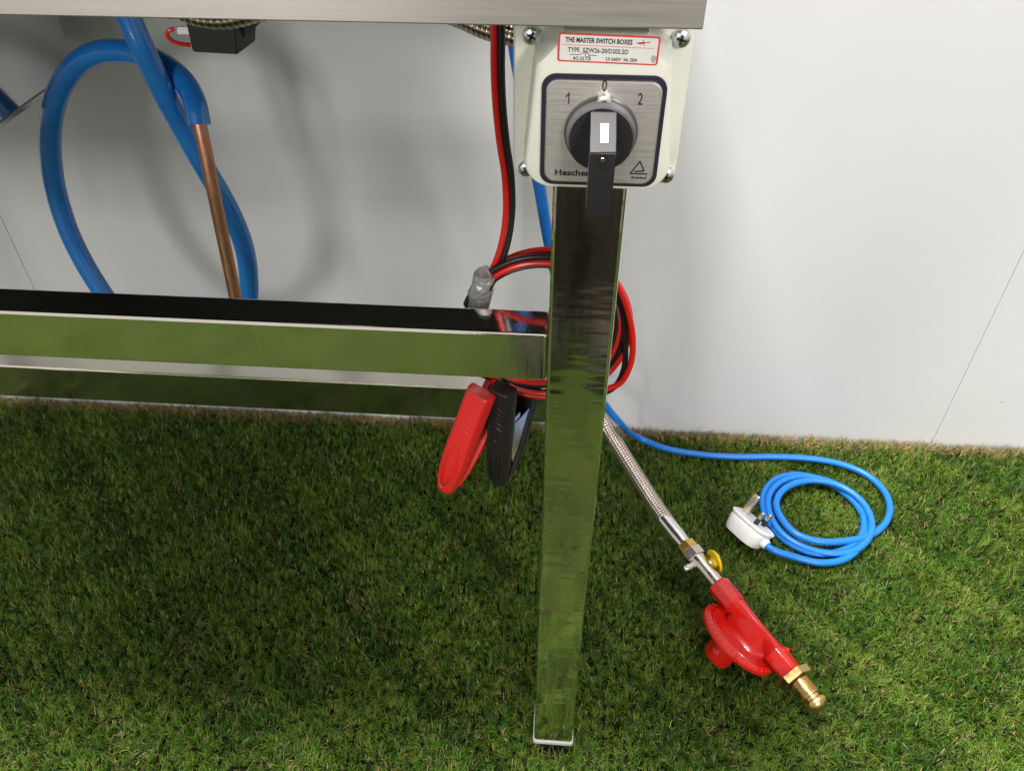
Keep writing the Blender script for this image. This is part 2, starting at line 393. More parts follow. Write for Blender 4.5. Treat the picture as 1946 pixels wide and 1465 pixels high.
def leg(x, y, top, m):
    bm = B(); box(bm, x, x+.04, y, y+.04, .004, top, .0022, 3); o = tp('leg', bm, m)
    bm = B(); lp = rrect(.0425, .0425, .003, 3)
    loft(bm, [[(x+.02+u, y+.02+v, z) for u, v in lp] for z in (0, .0005, .0042, .0046)])
    f = link('foot_cap', bm, M['foot'], o)
    bm = B(); lathe(bm, [(-.026, .011), (-.022, .016), (-.012, .0165), (-.010, .012), (.001, .012)], 24, Matrix.Translation((x+.02, y+.02, 0)) @ Matrix.Rotation(-R(90), 4, 'Y'))
    link('foot', bm, M['rubber'], o)
    for c in o.children: c.matrix_parent_inverse = Matrix()
    return o
for (x, y, m) in ((0, 0, M['polished']), (0, .345, M['polished']), (LX, 0, M['polished']), (LX, .345, M['polished'])): leg(x, y, AZ+.0298, m)
bm = B(); box(bm, LX+.0402, -.0002, .0042, .0310, .4988, .5367, .0020, 3); tp('front_rail', bm, M['rail_steel'])
bm = B(); box(bm, LX+.0402, -.0002, .348, .375, .1360, .1885, .0020, 3); tp('rear_rail', bm, M['rail_steel'])
# steel box that hangs below the top at the left
TX = at(143, 119, Y=.44).x; TZ = at(143, 119, Y=.44).z
bm = B(); box(bm, TX-.26, TX, .045, .44, TZ-.006, AZ+.0295, .0015, 2)
tank = tp('steel_box', bm, M['tank'])
bm = B(); box(bm, TX-.259, TX+.0022, .043, .4415, TZ-.0085, TZ-.0045, .0008, 2); tp('box_flange', bm, M['brushed'])

# ------------------------------------------------------------------ rotary switch in its box
BX = .0208                                                        # middle of the box
sw = thing('rotary_switch', 'ivory boxed rotary isolator switch with black handle set at 0', 'switch', Matrix.Translation((BX, 0, .658)))
def sp(name, bm, m, parent=None, **k): return link(name, bm, m, parent or sw, **k)
HB = AZ-.658-.002
bm = B()
def lidl(w_, h_, y, zc):
    out = []
    for u_, v_ in rrect(w_, h_, .012, 8):
        if v_ > 0:                                               # upper corners give way to the screws
            e_ = max(0, abs(u_)-(w_/2-.0145))/.0145; f_ = max(0, v_-(h_/2-.0155))/.0155
            k_ = max(0, e_+f_-.75); u_ -= math.copysign(k_*.0095, u_); v_ -= k_*.0075
        out.append((u_, y, v_+zc))
    return out
def yl(w_, h_, r, y, zc, dx=0): return [(u+dx, y, v+zc) for u, v in rrect(w_, h_, r)]
zc = HB/2-.003
HH = HB+.006
loft(bm, [yl(.080, HH, .006, -.0003, zc), yl(.0815, HH, .007, -.004, zc), yl(.0815, HH, .007, -.0165, zc), yl(.0795, HH-.002, .007, -.018, zc)])
sp('base', bm, M['ivory'])
LZ = at(1140, 361, Y=-.05).z-.658; LTOP = HB-.0005
lw, lh = .0662, LTOP-LZ; lz = (LTOP+LZ)/2
bm = B()
loft(bm, [lidl(.0705, lh+.003, -.0181, lz), lidl(.069, lh+.002, -.030, lz), lidl(lw+.001, lh+.0005, -.0465, lz), lidl(lw-.001, lh-.001, -.049, lz), lidl(lw-.004, lh-.004, -.050, lz)])
lid = sp('lid', bm, M['ivory'])
for (px, py) in ((1010, 70), (1295, 76), (1000, 324), (1266, 336)):
    q = at(px, py, Y=-.021)
    bm = B(); Mx = Matrix.Translation((q.x-BX, -.0181, q.z-.658)) @ Matrix.Rotation(-R(90), 4, 'Z')
    lathe(bm, [(0, .0043), (.0015, .0043), (.0028, .0036), (.0034, .0024), (.0036, .0012)], 20, Mx)
    s = sp('screw', bm, M['zinc'])
    bm = B(); a_ = random.uniform(0, 1.5)
    for t in (0, 90):
        bb = B(); box(bb, -.0022, .0022, -.0005, .0005, -.00045, .00045); bb.transform(Matrix.Translation((q.x-BX, -.0216, q.z-.658)) @ Matrix.Rotation(a_+R(t), 4, 'Y'))
        tmp = bpy.data.meshes.new('t'); bb.to_mesh(tmp); bb.free(); bm.from_mesh(tmp); bpy.data.meshes.remove(tmp)
    link('cross_slot', bm, M['hole'], s)
# face plate
c0 = at(1030, 141, Y=-.0515); c1 = at(1245, 357, Y=-.0515); c2 = at(1272, 143, Y=-.0515)
fw = c2.x-c0.x; fh = c0.z-c1.z; fx = (c2.x+c0.x)/2-BX; fz = (c0.z+c1.z)/2-.658
bm = B(); loft(bm, [yl(fw, fh, .006, -.0501, fz, fx), yl(fw, fh, .006, -.0512, fz, fx), yl(fw-.0004, fh-.0004, .006, -.0514, fz, fx)]); sp('plate_border', bm, M['navy'])
bm = B(); loft(bm, [yl(fw-.0038, fh-.0038, .0050, -.0513, fz, fx), yl(fw-.0040, fh-.0040, .0050, -.0524, fz, fx), yl(fw-.0052, fh-.0052, .0046, -.0530, fz, fx)])
plate = sp('face_plate', bm, M['plate'])
PYf = -.05305
def on_plate(px, py, y=PYf): q = at(px, py, Y=y); return front(q.x-BX, y-.0001, q.z-.658)
for s, px, py in (('1', 1081, 188), ('0', 1149, 164), ('2', 1217, 190)): text_mesh('numeral', s, .0072, M['print'], plate, on_plate(px, py), .00005, .62)
bm = B()
q = on_plate(1079, 183).translation
bb = Matrix.Translation(q); loft(bm, [[(q.x+u_, y_, q.z+v_) for u_, v_ in ((-.0010, -.0002), (-.0008, -.0007), (.0006, .0008), (.0004, .0012))] for y_ in (PYf+.0001, PYf-.00022)])
link('numeral', bm, M['print'], plate, False)
text_mesh('lettering', 'Heschen', .0040, M['print'], plate, on_plate(1088, 329), .00010, 1.18)
text_mesh('lettering', 'Rheinland', .00175, M['print'], plate, on_plate(1214, 338), .00002, 1.0)
bm = B(); q = at(1214, 321, Y=PYf); qx, qz = q.x-BX, q.z-.658
def stroke(bm, a_, b_, w_, y):
    a_, b_ = Vector(a_), Vector(b_); d_ = (b_-a_).normalized(); s_ = Vector((-d_.y, d_.x))*w_/2; a2, b2 = a_-d_*w_*.3, b_+d_*w_*.3
    loft(bm, [[(p.x, yy, p.y) for p in (a2-s_, b2-s_, b2+s_, a2+s_)] for yy in (y+.0002, y-.00012)])
T0, T1, T2 = Vector((qx+.0002, qz+.0036)), Vector((qx-.0036, qz-.0024)), Vector((qx+.0038, qz-.0024))
stroke(bm, T0, T1, .0006, PYf); stroke(bm, T1, T2, .0006, PYf-.00005); stroke(bm, T0, (qx+.0024, qz-.0008), .0006, PYf-.0001); stroke(bm, (qx+.0022, qz-.0010), (qx-.0016, qz-.0014), .0006, PYf-.00015)
link('triangle_emblem', bm, M['print'], plate, False)
# label
l0 = at(1061, 66, Y=-.0502); l1 = at(1250, 122, Y=-.0502); lwid = l1.x-l0.x; lhei = min(l0.z, AZ-.0008)-l1.z+.0006
lcx = (l0.x+l1.x)/2-BX; lcz = (min(l0.z, AZ-.0008)+l1.z)/2-.658
bm = B(); tilt = Matrix.Translation((lcx, 0, lcz)) @ Matrix.Rotation(R(1.2), 4, 'Y')
def ll(w_, h_, r, y): return [tilt @ Vector((u, y, v)) for u, v in rrect(w_, h_, r, 4)]
loft(bm, [ll(lwid, lhei, .0012, -.0500), ll(lwid, lhei, .0012, -.05025)]); lab = sp('rating_label', bm, M['label_red'], None, smooth=False)
bm = B(); loft(bm, [ll(lwid-.0016, lhei-.0013, .0006, -.05015), ll(lwid-.0016, lhei-.0013, .0006, -.05035)]); link('label_paper', bm, M['label_paper'], lab, False)
def on_label(u, v): return Matrix.Translation((0, -.05042, 0)) @ tilt @ Matrix.Translation((u*lwid, 0, v*lhei)) @ FRONT
text_mesh('lettering', 'THE MASTER SWITCH BOXES', .0027, M['print'], lab, on_label(-.10, .27), .00006, .78)
text_mesh('lettering', 'TYPE  SZW26-20/D202.2D', .0026, M['print'], lab, on_label(-.10, -.07), .00002, .86)
text_mesh('lettering', 'AC-22 CE', .0019, M['print'], lab, on_label(-.255, -.36), .00002, .95)
text_mesh('lettering', 'Ui 660V  Ith 20A', .0020, M['print'], lab, on_label(.14, -.34), .00001, .95)
bm = B()
def lstroke(bm, u0, v0, u1, v1, w_):
    a_, b_ = Vector((u0*lwid, v0*lhei)), Vector((u1*lwid, v1*lhei)); d_ = (b_-a_).normalized(); s_ = Vector((-d_.y, d_.x))*w_/2
    loft(bm, [[tilt @ Vector((p.x, y, p.y)) for p in (a_-s_, b_-s_, b_+s_, a_+s_)] for y in (-.0502, -.05045)])
lstroke(bm, -.38, -.235, -.29, -.235, .00022); lstroke(bm, -.29, -.235, -.22, -.14, .00022); lstroke(bm, -.19, -.235, -.11, -.235, .00022)
for k in range(8): lstroke(bm, -.205+.022*math.cos(k*.785), -.235+.07*math.sin(k*.785), -.205+.022*math.cos(k*.785+.785), -.235+.07*math.sin(k*.785+.785), .00022)
link('switch_symbol', bm, M['print'], lab, False)
bm = B(); lstroke(bm, -.46, .10, .44, .10, .00018); lstroke(bm, .27, .26, .40, .30, .0004); lstroke(bm, .33, .38, .35, .18, .0003); lstroke(bm, .29, .24, .34, .27, .0006)
link('red_marks', bm, M['label_red'], lab, False)
bm = B(); loft(bm, [[tilt @ Vector((.455*lwid+.0011*math.cos(t)*(1+.2*math.sin(3*t)), y, -.27*lhei+.0016*math.sin(t))) for t in np.linspace(0, 6.0, 12)] for y in (-.0502, -.0505)])
link('worn_patch', bm, M['label_grey'], lab, False)
# knob
kc = at(1142, 266, Y=-.0615); kx, kz = kc.x-BX, kc.z-.658
kr = abs(at(1208, 268, Y=-.0615).x-at(1076, 268, Y=-.0615).x)/2
bm = B(); Mk = Matrix.Translation((kx, -.0528, kz)) @ Matrix.Rotation(-R(90), 4, 'Z')
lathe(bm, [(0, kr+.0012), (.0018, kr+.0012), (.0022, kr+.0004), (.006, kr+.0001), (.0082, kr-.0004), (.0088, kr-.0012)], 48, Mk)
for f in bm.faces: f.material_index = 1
knob = sp('knob', bm, [M['knob'], M['knob_sheen']])
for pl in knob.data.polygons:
    if pl.normal.y < -.9 or pl.normal.z < -.2: pl.material_index = 0  # front and underside stay black, painted sheen only on the upper skirt
# handle bar: sloping upper face with its glare painted grey, upright lower part that runs below the plate
hb = at(1137, 413, Y=-.082); ht = at(1148, 213, Y=-.0625); hm = at(1146, 291, Y=-.083)
hw = abs(at(1171, 292, Y=-.083).x-at(1121, 292, Y=-.083).x)
hx = (at(1171, 292, Y=-.083).x+at(1121, 292, Y=-.083).x)/2-BX; zb = hb.z-.658; zt = ht.z-.658; zm = hm.z-.658
prof = [(-.0616, zb+.012), (-.0616, zt), (-.0640, zt), (-.083, zm), (-.0832, zm-.002), (-.082, zb), (-.0735, zb+.001)]
bm = B(); loft(bm, [[(hx+s*hw/2, y, z) for y, z in prof] for s in (-1, 1)])
bmesh.ops.bevel(bm, geom=bm.edges[:], offset=.0004, segments=2, affect='EDGES')
hd = sp('handle', bm, M['knob'])
ns = Vector((0, -(zt-zm), .083-.0640)).normalized()
def on_slope(px, py):
    n_ = ns; d = fwd + rgt*((px-973)/F_PX) - upv*((py-732.5)/F_PX); o_ = Vector((BX, -.083, zm+.658)); t = (o_-CAM).dot(n_)/d.dot(n_)
    q = CAM+d*t; return Vector((q.x-BX, q.y, q.z-.658))
nout = ns if ns.y < 0 else -ns
def slope_quad(name, pxs, m, off, par):
    bm = B(); base = [on_slope(*p_) for p_ in pxs]
    loft(bm, [[q-nout*.0003 for q in base], [q+nout*off for q in base]]); return link(name, bm, m, par, False)
cap = slope_quad('glare_face', ((1123, 214), (1171, 215), (1170, 289), (1122, 290)), mat('glare_grey', (.062, .062, .065), .32, 0, .6), .0001, hd)  # ceiling glare on the black slope, put into the colour
slope_quad('white_marker', ((1141, 236), (1157, 236), (1156, 272), (1141, 272)), M['marker'], .00025, hd)
qh = at(1145, 308, Y=-.0829)
bm = B(); lathe(bm, [(0, .0028), (.0004, .0030)], 20, Matrix.Translation((qh.x-BX, -.0828, qh.z-.658)) @ Matrix.Rotation(-R(90), 4, 'Z')); hole = link('screw_hole', bm, M['hole'], hd)
bm = B(); lathe(bm, [(0, .0011), (.0003, .0009)], 14, Matrix.Translation((qh.x-BX, -.0831, qh.z-.658+.0009)) @ Matrix.Rotation(-R(90), 4, 'Z')); link('screw', bm, M['zinc'], hd)
qn = at(1148, 192, Y=-.0555)
bm = B(); lathe(bm, [(0, .0034), (.004, .0034), (.0048, .0026)], 20, Matrix.Translation((qn.x-BX, -.0530, qn.z-.658-.0010)) @ Matrix.Rotation(-R(90), 4, 'Z')); nt = link('index_boss', bm, M['plate'], sw)
bm = B(); lathe(bm, [(0, .0022), (.0004, .0022)], 16, Matrix.Translation((qn.x-BX, -.0577, qn.z-.658-.0014)) @ Matrix.Rotation(-R(90), 4, 'Z')); link('index_hole', bm, M['hole'], sw)

# ------------------------------------------------------------------ black block with braided hose end and red wires below the table
blk = thing('ignition_switch', 'small black plastic switch block with red wires hanging under the table edge', 'switch block', Matrix.Translation(at(410, 100, Y=.10)))
def wp(o): o.matrix_parent_inverse = blk.matrix_world.inverted(); return o
b0 = at(365, 101, Y=.085); b1 = at(452, 105, Y=.085)
bm = B(); lo = [at(366, 100, Y=.085), at(452, 105, Y=.085), at(452, 105, Y=.085)+Vector((.004, .022, .001)), at(366, 100, Y=.085)+Vector((0, .022, 0))]
up_ = [at(352, 40, Y=.085), at(446, 42, Y=.085), at(446, 42, Y=.085)+Vector((.006, .024, .001)), at(352, 40, Y=.085)+Vector((0, .024, 0))]
loft(bm, [lo, up_]); bmesh.ops.bevel(bm, geom=bm.edges[:], offset=.0008, segments=2, affect='EDGES'); wp(link('housing', bm, M['block_plastic'], blk))
bm = B()
rk = [at(452, 42, Y=.093), at(484, 32, Y=.093), at(487, 52, Y=.093), at(466, 66, Y=.093), at(464, 78, Y=.093), at(455, 92, Y=.093)]
loft(bm, [[p+Vector((0, dy, 0)) for p in rk] for dy in (0, .014)]); bmesh.ops.bevel(bm, geom=bm.edges[:], offset=.0005, segments=2, affect='EDGES'); wp(link('rocker', bm, M['block_plastic'], blk))
bm = B(); t0, t1 = at(334, 52, Y=.09), at(354, 66, Y=.09); box(bm, t0.x, t1.x+.003, .09, .0908, t1.z, t0.z); wp(link('terminal', bm, M['ferrule'], blk))
bm = B(); tube(bm, spline([at(331, 56, Y=.089), at(322, 58, Y=.088), at(317, 67, Y=.088), at(325, 77, Y=.088), at(342, 84, Y=.089), at(362, 86, Y=.092)], .002), .0013, 8); wp(link('red_wire', bm, M['red_wire'], blk))
bm = B(); tube(bm, spline([at(318, 33, Y=.09), at(333, 32, Y=.09), at(350, 30, Y=.09), at(356, 42, Y=.094)], .002), .0013, 8); wp(link('red_wire', bm, M['red_wire'], blk))

# ------------------------------------------------------------------ blue hose loop with copper pipe
hose = thing('hose', 'thick glossy blue hose looped behind the front rail at the left', 'hose', Matrix.Translation(at(240, 25, Y=0.300)))
def hp(o): o.matrix_parent_inverse = hose.matrix_world.inverted(); return o
path = [at(205, -60, Y=0.290), at(240, 22, Y=0.290), at(272, 95, Y=0.292), at(308, 170, Y=0.302), at(350, 250, Y=0.314), at(393, 325, Y=0.320), at(432, 392, Y=0.323), at(461, 460, Y=0.323), at(472, 520, Y=0.322), at(470, 580, Y=0.320), at(440, 645, Y=0.320), at(370, 675, Y=0.320),
        at(290, 648, Y=0.322), at(222, 590, Y=0.325), at(178, 530, Y=0.330), at(135, 450, Y=0.335), at(108, 370, Y=0.340), at(96, 290, Y=0.340), at(99, 220, Y=0.340), at(118, 160, Y=0.340), at(155, 115, Y=0.340), at(207, 97, Y=0.337), at(262, 103, Y=0.332), at(312, 124, Y=0.325), at(351, 158, Y=0.313), at(371, 198, Y=0.300), at(379, 238, Y=0.292)]
bm = B(); tube(bm, spline(path, .004), .0104, 20); hp(link('hose_tube', bm, M['hose_blue'], hose))
cp = thing('copper_pipe', 'straight brown copper pipe pushed into the open end of the blue hose', 'pipe', Matrix.Translation(at(380, 235, Y=0.292)))
bm = B(); tube(bm, spline([at(376, 222, Y=0.295), at(380, 240, Y=0.292), at(410, 385, Y=0.282), at(446, 560, Y=0.274), at(465, 655, Y=0.270)], .01), .0064, 18)
o = link('pipe_wall', bm, M['copper'], cp); o.matrix_parent_inverse = cp.matrix_world.inverted()

# ------------------------------------------------------------------ red and black twin lead with clamps
lead = thing('jumper_lead', 'coiled red and black twin cable taped together beside the table leg', 'cable', Matrix.Translation(at(945, 60, Y=.05)))
def jp(o): o.matrix_parent_inverse = lead.matrix_world.inverted(); return o
WR = .00205
def twin(name_pts, flips):
    """two wires side by side along a path; the pair twists slowly"""
    path = spline(name_pts, .003); T, N = frames(path); L = len(path); out = ([], [])
    for i, p in enumerate(path):
        f = np.interp(i/(L-1), [q[0] for q in flips], [q[1] for q in flips])
        v = (CAM-p); v = (v-T[i]*v.dot(T[i])).normalized(); s = T[i].cross(v).normalized()
        dv = s*math.cos(R(f))+v*math.sin(R(f))
        out[0].append(p+dv*WR*.97); out[1].append(p-dv*WR*.97)
    return out
Yc = .062
def q_(px, py, dy=0): return at(px, py, Y=Yc+dy)
main = [at(944, 30, Y=.04), at(946, 52, Y=.04), at(946, 130, Y=.042), at(949, 200, Y=.045), at(956, 270, Y=.048), at(966, 340, Y=.052), at(967, 410, Y=.054), at(957, 470, Y=.056), at(938, 520, Y=.058), at(915, 560, Y=.06)]
# the coil: ellipses of slightly different size hanging in one upright bundle
def coil_pts():
    pts = []
    turns = [((1026, 612), 145, 118, -8), ((1038, 615), 160, 136, 6), ((1028, 622), 146, 124, 0), ((1034, 618), 160, 131, 10)]
    for t, ((cx_, cy_), rx, ry, dy) in enumerate(turns):
        for k in range(12):
            a_ = R(195+30*k+8*t)
            pts.append(q_(cx_+rx*math.cos(a_)*.97, cy_+ry*math.sin(a_), dy*.001+.0015*(t-1.5)))
    return pts
cpts = coil_pts()
r1, k1 = twin(main+cpts, [(0, 0), (.10, 0), (.17, 20), (.3, 70), (.42, 190), (.52, 100), (.62, 200), (.75, 60), (.88, 190), (1, 120)])
bm = B(); tube(bm, r1, WR, 10); jp(link('red_wire', bm, M['red_wire'], lead))
bm = B(); tube(bm, k1, WR, 10); jp(link('black_wire', bm, M['black_wire'], lead))
tail_r = [cpts[-4], q_(985, 742, .0), q_(948, 728, .0), at(934, 728, Y=.055), at(928, 745, Y=.05), at(922, 770, Y=.045)]
tail_k = [cpts[-3], q_(915, 712, .004), q_(940, 716, .01), at(962, 725, Y=.06), at(969, 752, Y=.055), at(967, 775, Y=.05)]
bm = B(); tube(bm, spline(tail_r, .003), WR, 10); jp(link('red_wire', bm, M['red_wire'], lead))
bm = B(); tube(bm, spline(tail_k, .003), WR, 10); jp(link('black_wire', bm, M['black_wire'], lead))
# extra strands of the bundle seen right of the leg
for pts, m_, off in (([(1140, 505), (1166, 530), (1190, 580), (1203, 650), (1196, 700), (1176, 730), (1140, 742)], 'red_wire', 0), ([(1136, 520), (1160, 545), (1178, 600), (1188, 655), (1186, 700), (1168, 735), (1136, 752)], 'black_wire', .003)):
    bm = B(); tube(bm, spline([q_(x, y, off) for x, y in pts], .003), WR*1.1, 10); jp(link(m_, bm, M[m_], lead))
# tape: a crumpled sleeve round the bundle
bm = B(); tpth = spline([at(922, 520, Y=.049), at(912, 550, Y=.051), at(904, 580, Y=.054)], .0019); T, N = frames(tpth); rings = []
for i, p in enumerate(tpth):
    s_ = T[i].cross((CAM-p).normalized()).normalized(); v_ = s_.cross(T[i]); ring = []
    for k in range(18):
        t = 2*math.pi*(k+.5*(i % 2))/18; wv = 1+random.uniform(-.07, .07)+.06*math.sin(2*t+i*.8)
        ring.append(p+(s_*math.cos(t)*.0068+v_*math.sin(t)*.0062)*wv+T[i]*(.0016*math.sin(2*t+1)+.001*math.sin(5*t) if i in (0, len(tpth)-1) else 0))
    rings.append(ring)
loft(bm, rings); tape = thing('duct_tape', 'crumpled band of silver tape round the red and black cables', 'tape', Matrix.Translation(tpth[5]))
bmesh.ops.triangulate(bm, faces=bm.faces[:]); o = link('tape_sleeve', bm, M['tape'], tape, True, 14); o.matrix_parent_inverse = tape.matrix_world.inverted()
bm = B(); fl = [at(928, 556, Y=.054), at(940, 549, Y=.053), at(936, 560, Y=.053), at(926, 596, Y=.055), at(912, 590, Y=.056), at(908, 572, Y=.055)]
loft(bm, [[p_+Vector((0, d_, 0)) for p_ in fl] for d_ in (0, .0006)]); bmesh.ops.subdivide_edges(bm, edges=bm.edges[:], cuts=3, use_grid_fill=True)
for v in bm.verts: v.co += Vector((0, random.uniform(-.0008, .0008), 0))
o = link('tape_flap', bm, M['tape'], tape, True, 25); o.matrix_parent_inverse = tape.matrix_world.inverted()

def clamp(name, label, top, tip, width, m, op, gap, sep):
    """battery clamp: two moulded arms that meet at the nose, a spring and plated jaws between them.
    local x runs from the wire end to the nose, local z is the way the near arm faces"""
    ax = tip-top; Ln = ax.length
    t = thing(name, label, 'clamp', frame(top, ax, sep), 'clamps on the twin cable')
    W = width
    def arm(sgn, ang, dz):
        bm = B(); loops = []
        st = [(0, .93, 1.0), (.012, .98, 1.05), (.25, .99, 1.05), (.45, 1.02, 1), (.62, 1.03, .95), (.78, .95, .8), (.9, .78, .6), (.965, .56, .42), (.995, .30, .25)]
        for s, ww, tt in st:
            th = .0125*tt; hw_ = W/2*ww; top_ = [(hw_*.95, th*.06), (hw_, th*.20), (hw_*.97, th*.52), (hw_*.76, th*.97), (hw_*.66, th*1.02), (0, th*1.05), (-hw_*.66, th*1.02), (-hw_*.76, th*.97), (-hw_*.97, th*.52), (-hw_, th*.20), (-hw_*.95, th*.06), (-hw_*.8, 0), (hw_*.8, 0)]
            loops.append([(s*Ln, y, z*sgn) for y, z in top_])
        loft(bm, loops)
        bm.transform(Matrix.Translation((Ln, 0, 0)) @ Matrix.Rotation(ang, 4, 'Y') @ Matrix.Translation((-Ln, 0, dz)))
        o = link('arm', bm, m, t, True, 24); return o
    a1 = arm(1, 0, .0008); a2 = arm(-1, -op, -.0012)
    # moulded thumb pad and grip ribs on the near arm
    bm = B(); pts = [(.50*Ln+.20*Ln*math.cos(k*math.pi/16)*-1, .30*W*math.sin(k*math.pi/16)*(1-.25*math.cos(k*math.pi/16))) for k in range(32)]
    pts = [(Ln*(.66+.22*math.cos(k*math.pi/20)), W*.23*math.sin(k*math.pi/20)*(1+.25*math.cos(k*math.pi/20))) for k in range(40)]
    tube(bm, [Vector((x, y, .0134)) for x, y in pts]+[Vector((pts[0][0], pts[0][1], .0134))], .0009, 6, False); link('pad_ridge', bm, m, a1)
    for k in range(5):
        bm = B(); x = Ln*(.13+.045*k); tube(bm, spline([Vector((x+.003, -W*.28, .0130)), Vector((x, 0, .0135)), Vector((x+.003, W*.28, .0130))], .002), .0012, 6); link('grip_rib', bm, m, a1)
    bm = B(); box(bm, Ln*.30, Ln*.72, -W*.36, -W*.30, -.010, .0005); box(bm, Ln*.30, Ln*.72, W*.30, W*.36, -.010, .0005)
    bm.transform(Matrix.Rotation(-op*.45, 4, 'Y') if False else Matrix()); link('jaw_plate', bm, M['ferrule'], t, False)
    bm = B(); zz = -.004-op*Ln*.22
    loft(bm, [[(Ln*x, y, z) for x, z in ((.34, zz-.012), (.55, zz-.007), (.75, -.004), (.62, -.001), (.36, -.002))] for y in (-W*.40, -W*.37)]); link('jaw_plate', bm, M['ferrule'], t, False)
    bm = B(); loft(bm, [[(Ln*x, y, z) for x, z in ((.34, zz-.012), (.55, zz-.007), (.75, -.004), (.62, -.001), (.36, -.002))] for y in (W*.37, W*.40)]); link('jaw_plate', bm, M['ferrule'], t, False)
    bm = B(); hx_ = [Vector((Ln*.62+.0035*math.cos(k*.6), -W*.3+W*.6*k/60, -.004+.0035*math.sin(k*.6))) for k in range(61)]; tube(bm, hx_, .0006, 6); link('spring', bm, M['chrome'], t)
    return t
sepv = Vector((-.42, -.82, .25))
clamp('battery_clamp', 'red plastic crocodile clamp hanging below the rail', at(922, 738, Y=.045), at(847, 932, Y=.03), .0225, M['red_plastic'], R(15), 0, Vector((-.36, -.90, .25)))
clamp('battery_clamp', 'black plastic crocodile clamp hanging beside the red one', at(966, 728, Y=.052), at(950, 918, Y=.05), .0195, M['black_plastic'], R(19), 0, Vector((-.45, -.85, .2)))

# ------------------------------------------------------------------ blue mains cable with plug
mains = thing('mains_cable', 'bright blue mains cable coiled on the grass at its plug end', 'cable', Matrix.Translation(at(1560, 1000, Z=.005)))
def mp_(o): o.matrix_parent_inverse = mains.matrix_world.inverted(); return o
CR = .0046
G = .004
def g(px, py, z=G): return at(px, py, Z=z-.006)
pts = [at(972, 40, Y=.14), at(982, 110, Y=.14), at(1003, 230, Y=.15), at(1024, 350, Y=.16), at(1045, 470, Y=.17), at(1080, 620, Y=.20), at(1120, 715, Y=.27), at(1152, 772, Y=.34), at(1178, 803, Y=.36)]
pts += [g(1215, 832, .012), g(1262, 851, .007), g(1330, 863), g(1400, 868), g(1470, 868), g(1535, 871), g(1595, 881), g(1645, 901), g(1678, 930), g(1691, 962), g(1683, 993), g(1655, 1016), g(1610, 1027, .010)]
pts += [g(1555, 1028, .015), g(1513, 1014, .016), g(1486, 986, .015), g(1475, 958, .014), g(1486, 933, .013), g(1515, 917, .012), g(1556, 913, .012), g(1600, 925, .012), g(1636, 951, .011), g(1655, 985, .009), g(1652, 1020, .007), g(1620, 1047, .006)]
pts += [g(1568, 1050, .006), g(1518, 1035, .007), g(1482, 1009, .008), g(1463, 976, .009), g(1461, 945, .009), g(1480, 919, .009), g(1514, 907, .009), g(1555, 909, .008), g(1598, 925, .006), g(1630, 955, .004), g(1642, 990, .004), g(1634, 1022, .004), g(1600, 1046, .004), g(1552, 1052, .003), g(1505, 1035, .003), g(1470, 1005, .003)]
pts += [g(1452, 972, .004), g(1452, 937, .004), g(1474, 911, .004), g(1512, 902, .004), g(1556, 910, .003), g(1596, 930, .003), g(1630, 962, .003), g(1645, 1000, .003), g(1636, 1035, .004), g(1605, 1062, .004), g(1560, 1069, .005), g(1520, 1061, .008), g(1462, 1029, .016)]
# plug: white three-pin, lying on its cable side with pins up to the right
pc = at(1430, 996, Z=.018)
zdir = Vector((.54, .37, .76)).normalized()                     # the pins point this way
xdir = (at(1470, 1022, Z=.016)-at(1398, 958, Z=.016))            # from earth pin end to cord end
plug = thing('mains_plug', 'white three pin plug lying on the grass beside its blue coil', 'plug', frame(pc, xdir, zdir) @ Matrix.Scale(1.12, 4))
pts = pts[:-1]+[plug.matrix_world @ Vector((.034, 0, -.007)), plug.matrix_world @ Vector((.024, 0, -.007))]
bm = B(); tube(bm, spline(pts, .004), CR, 14); mp_(link('cable_sheath', bm, M['cable_blue'], mains))
def pl_(name, bm, m, **k): return link(name, bm, m, plug, **k)
outl = []
for k in range(40):
    t = 2*math.pi*k/40; c_, s_ = math.cos(t), math.sin(t)
    x = .0250*math.copysign(abs(c_)**.55, c_); y = .0225*math.copysign(abs(s_)**.6, s_)*(1-.14*c_)
    outl.append((x, y))
def pl_loop(f, z): return [(x*f, y*f, z) for x, y in outl]
bm = B(); loft(bm, [pl_loop(.70, -.0200), pl_loop(.82, -.0192), pl_loop(.90, -.0140), pl_loop(.97, -.004), pl_loop(.96, -.001), pl_loop(.93, 0)]); pl_('cover', bm, M['white_plug'])
bm = B(); loft(bm, [pl_loop(.93, .0001), pl_loop(1.0, .0012), pl_loop(1.03, .0030), pl_loop(1.02, .0042), pl_loop(.99, .0048)]); pl_('base', bm, M['white_plug'])
bm = B(); box(bm, -.0205, -.0120, -.0024, .0024, .0045, .0300, .0008, 2); pl_('earth_pin', bm, M['pin'])
for s in (-1, 1):
    bm = B(); box(bm, .0045, .0085, s*.0105-.0030, s*.0105+.0030, .0122, .0210, .0008, 2); p1 = pl_('pin', bm, M['pin'])
    bm = B(); box(bm, .0044, .0086, s*.0105-.0031, s*.0105+.0031, .0045, .0122, .0003, 1); link('pin_sleeve', bm, M['rubber'], p1)
bm = B(); lathe(bm, [(.019, .0068), (.026, .0062), (.029, .0052)], 18, Matrix.Translation((0, 0, -.007))); pl_('cord_grip', bm, M['white_plug'])

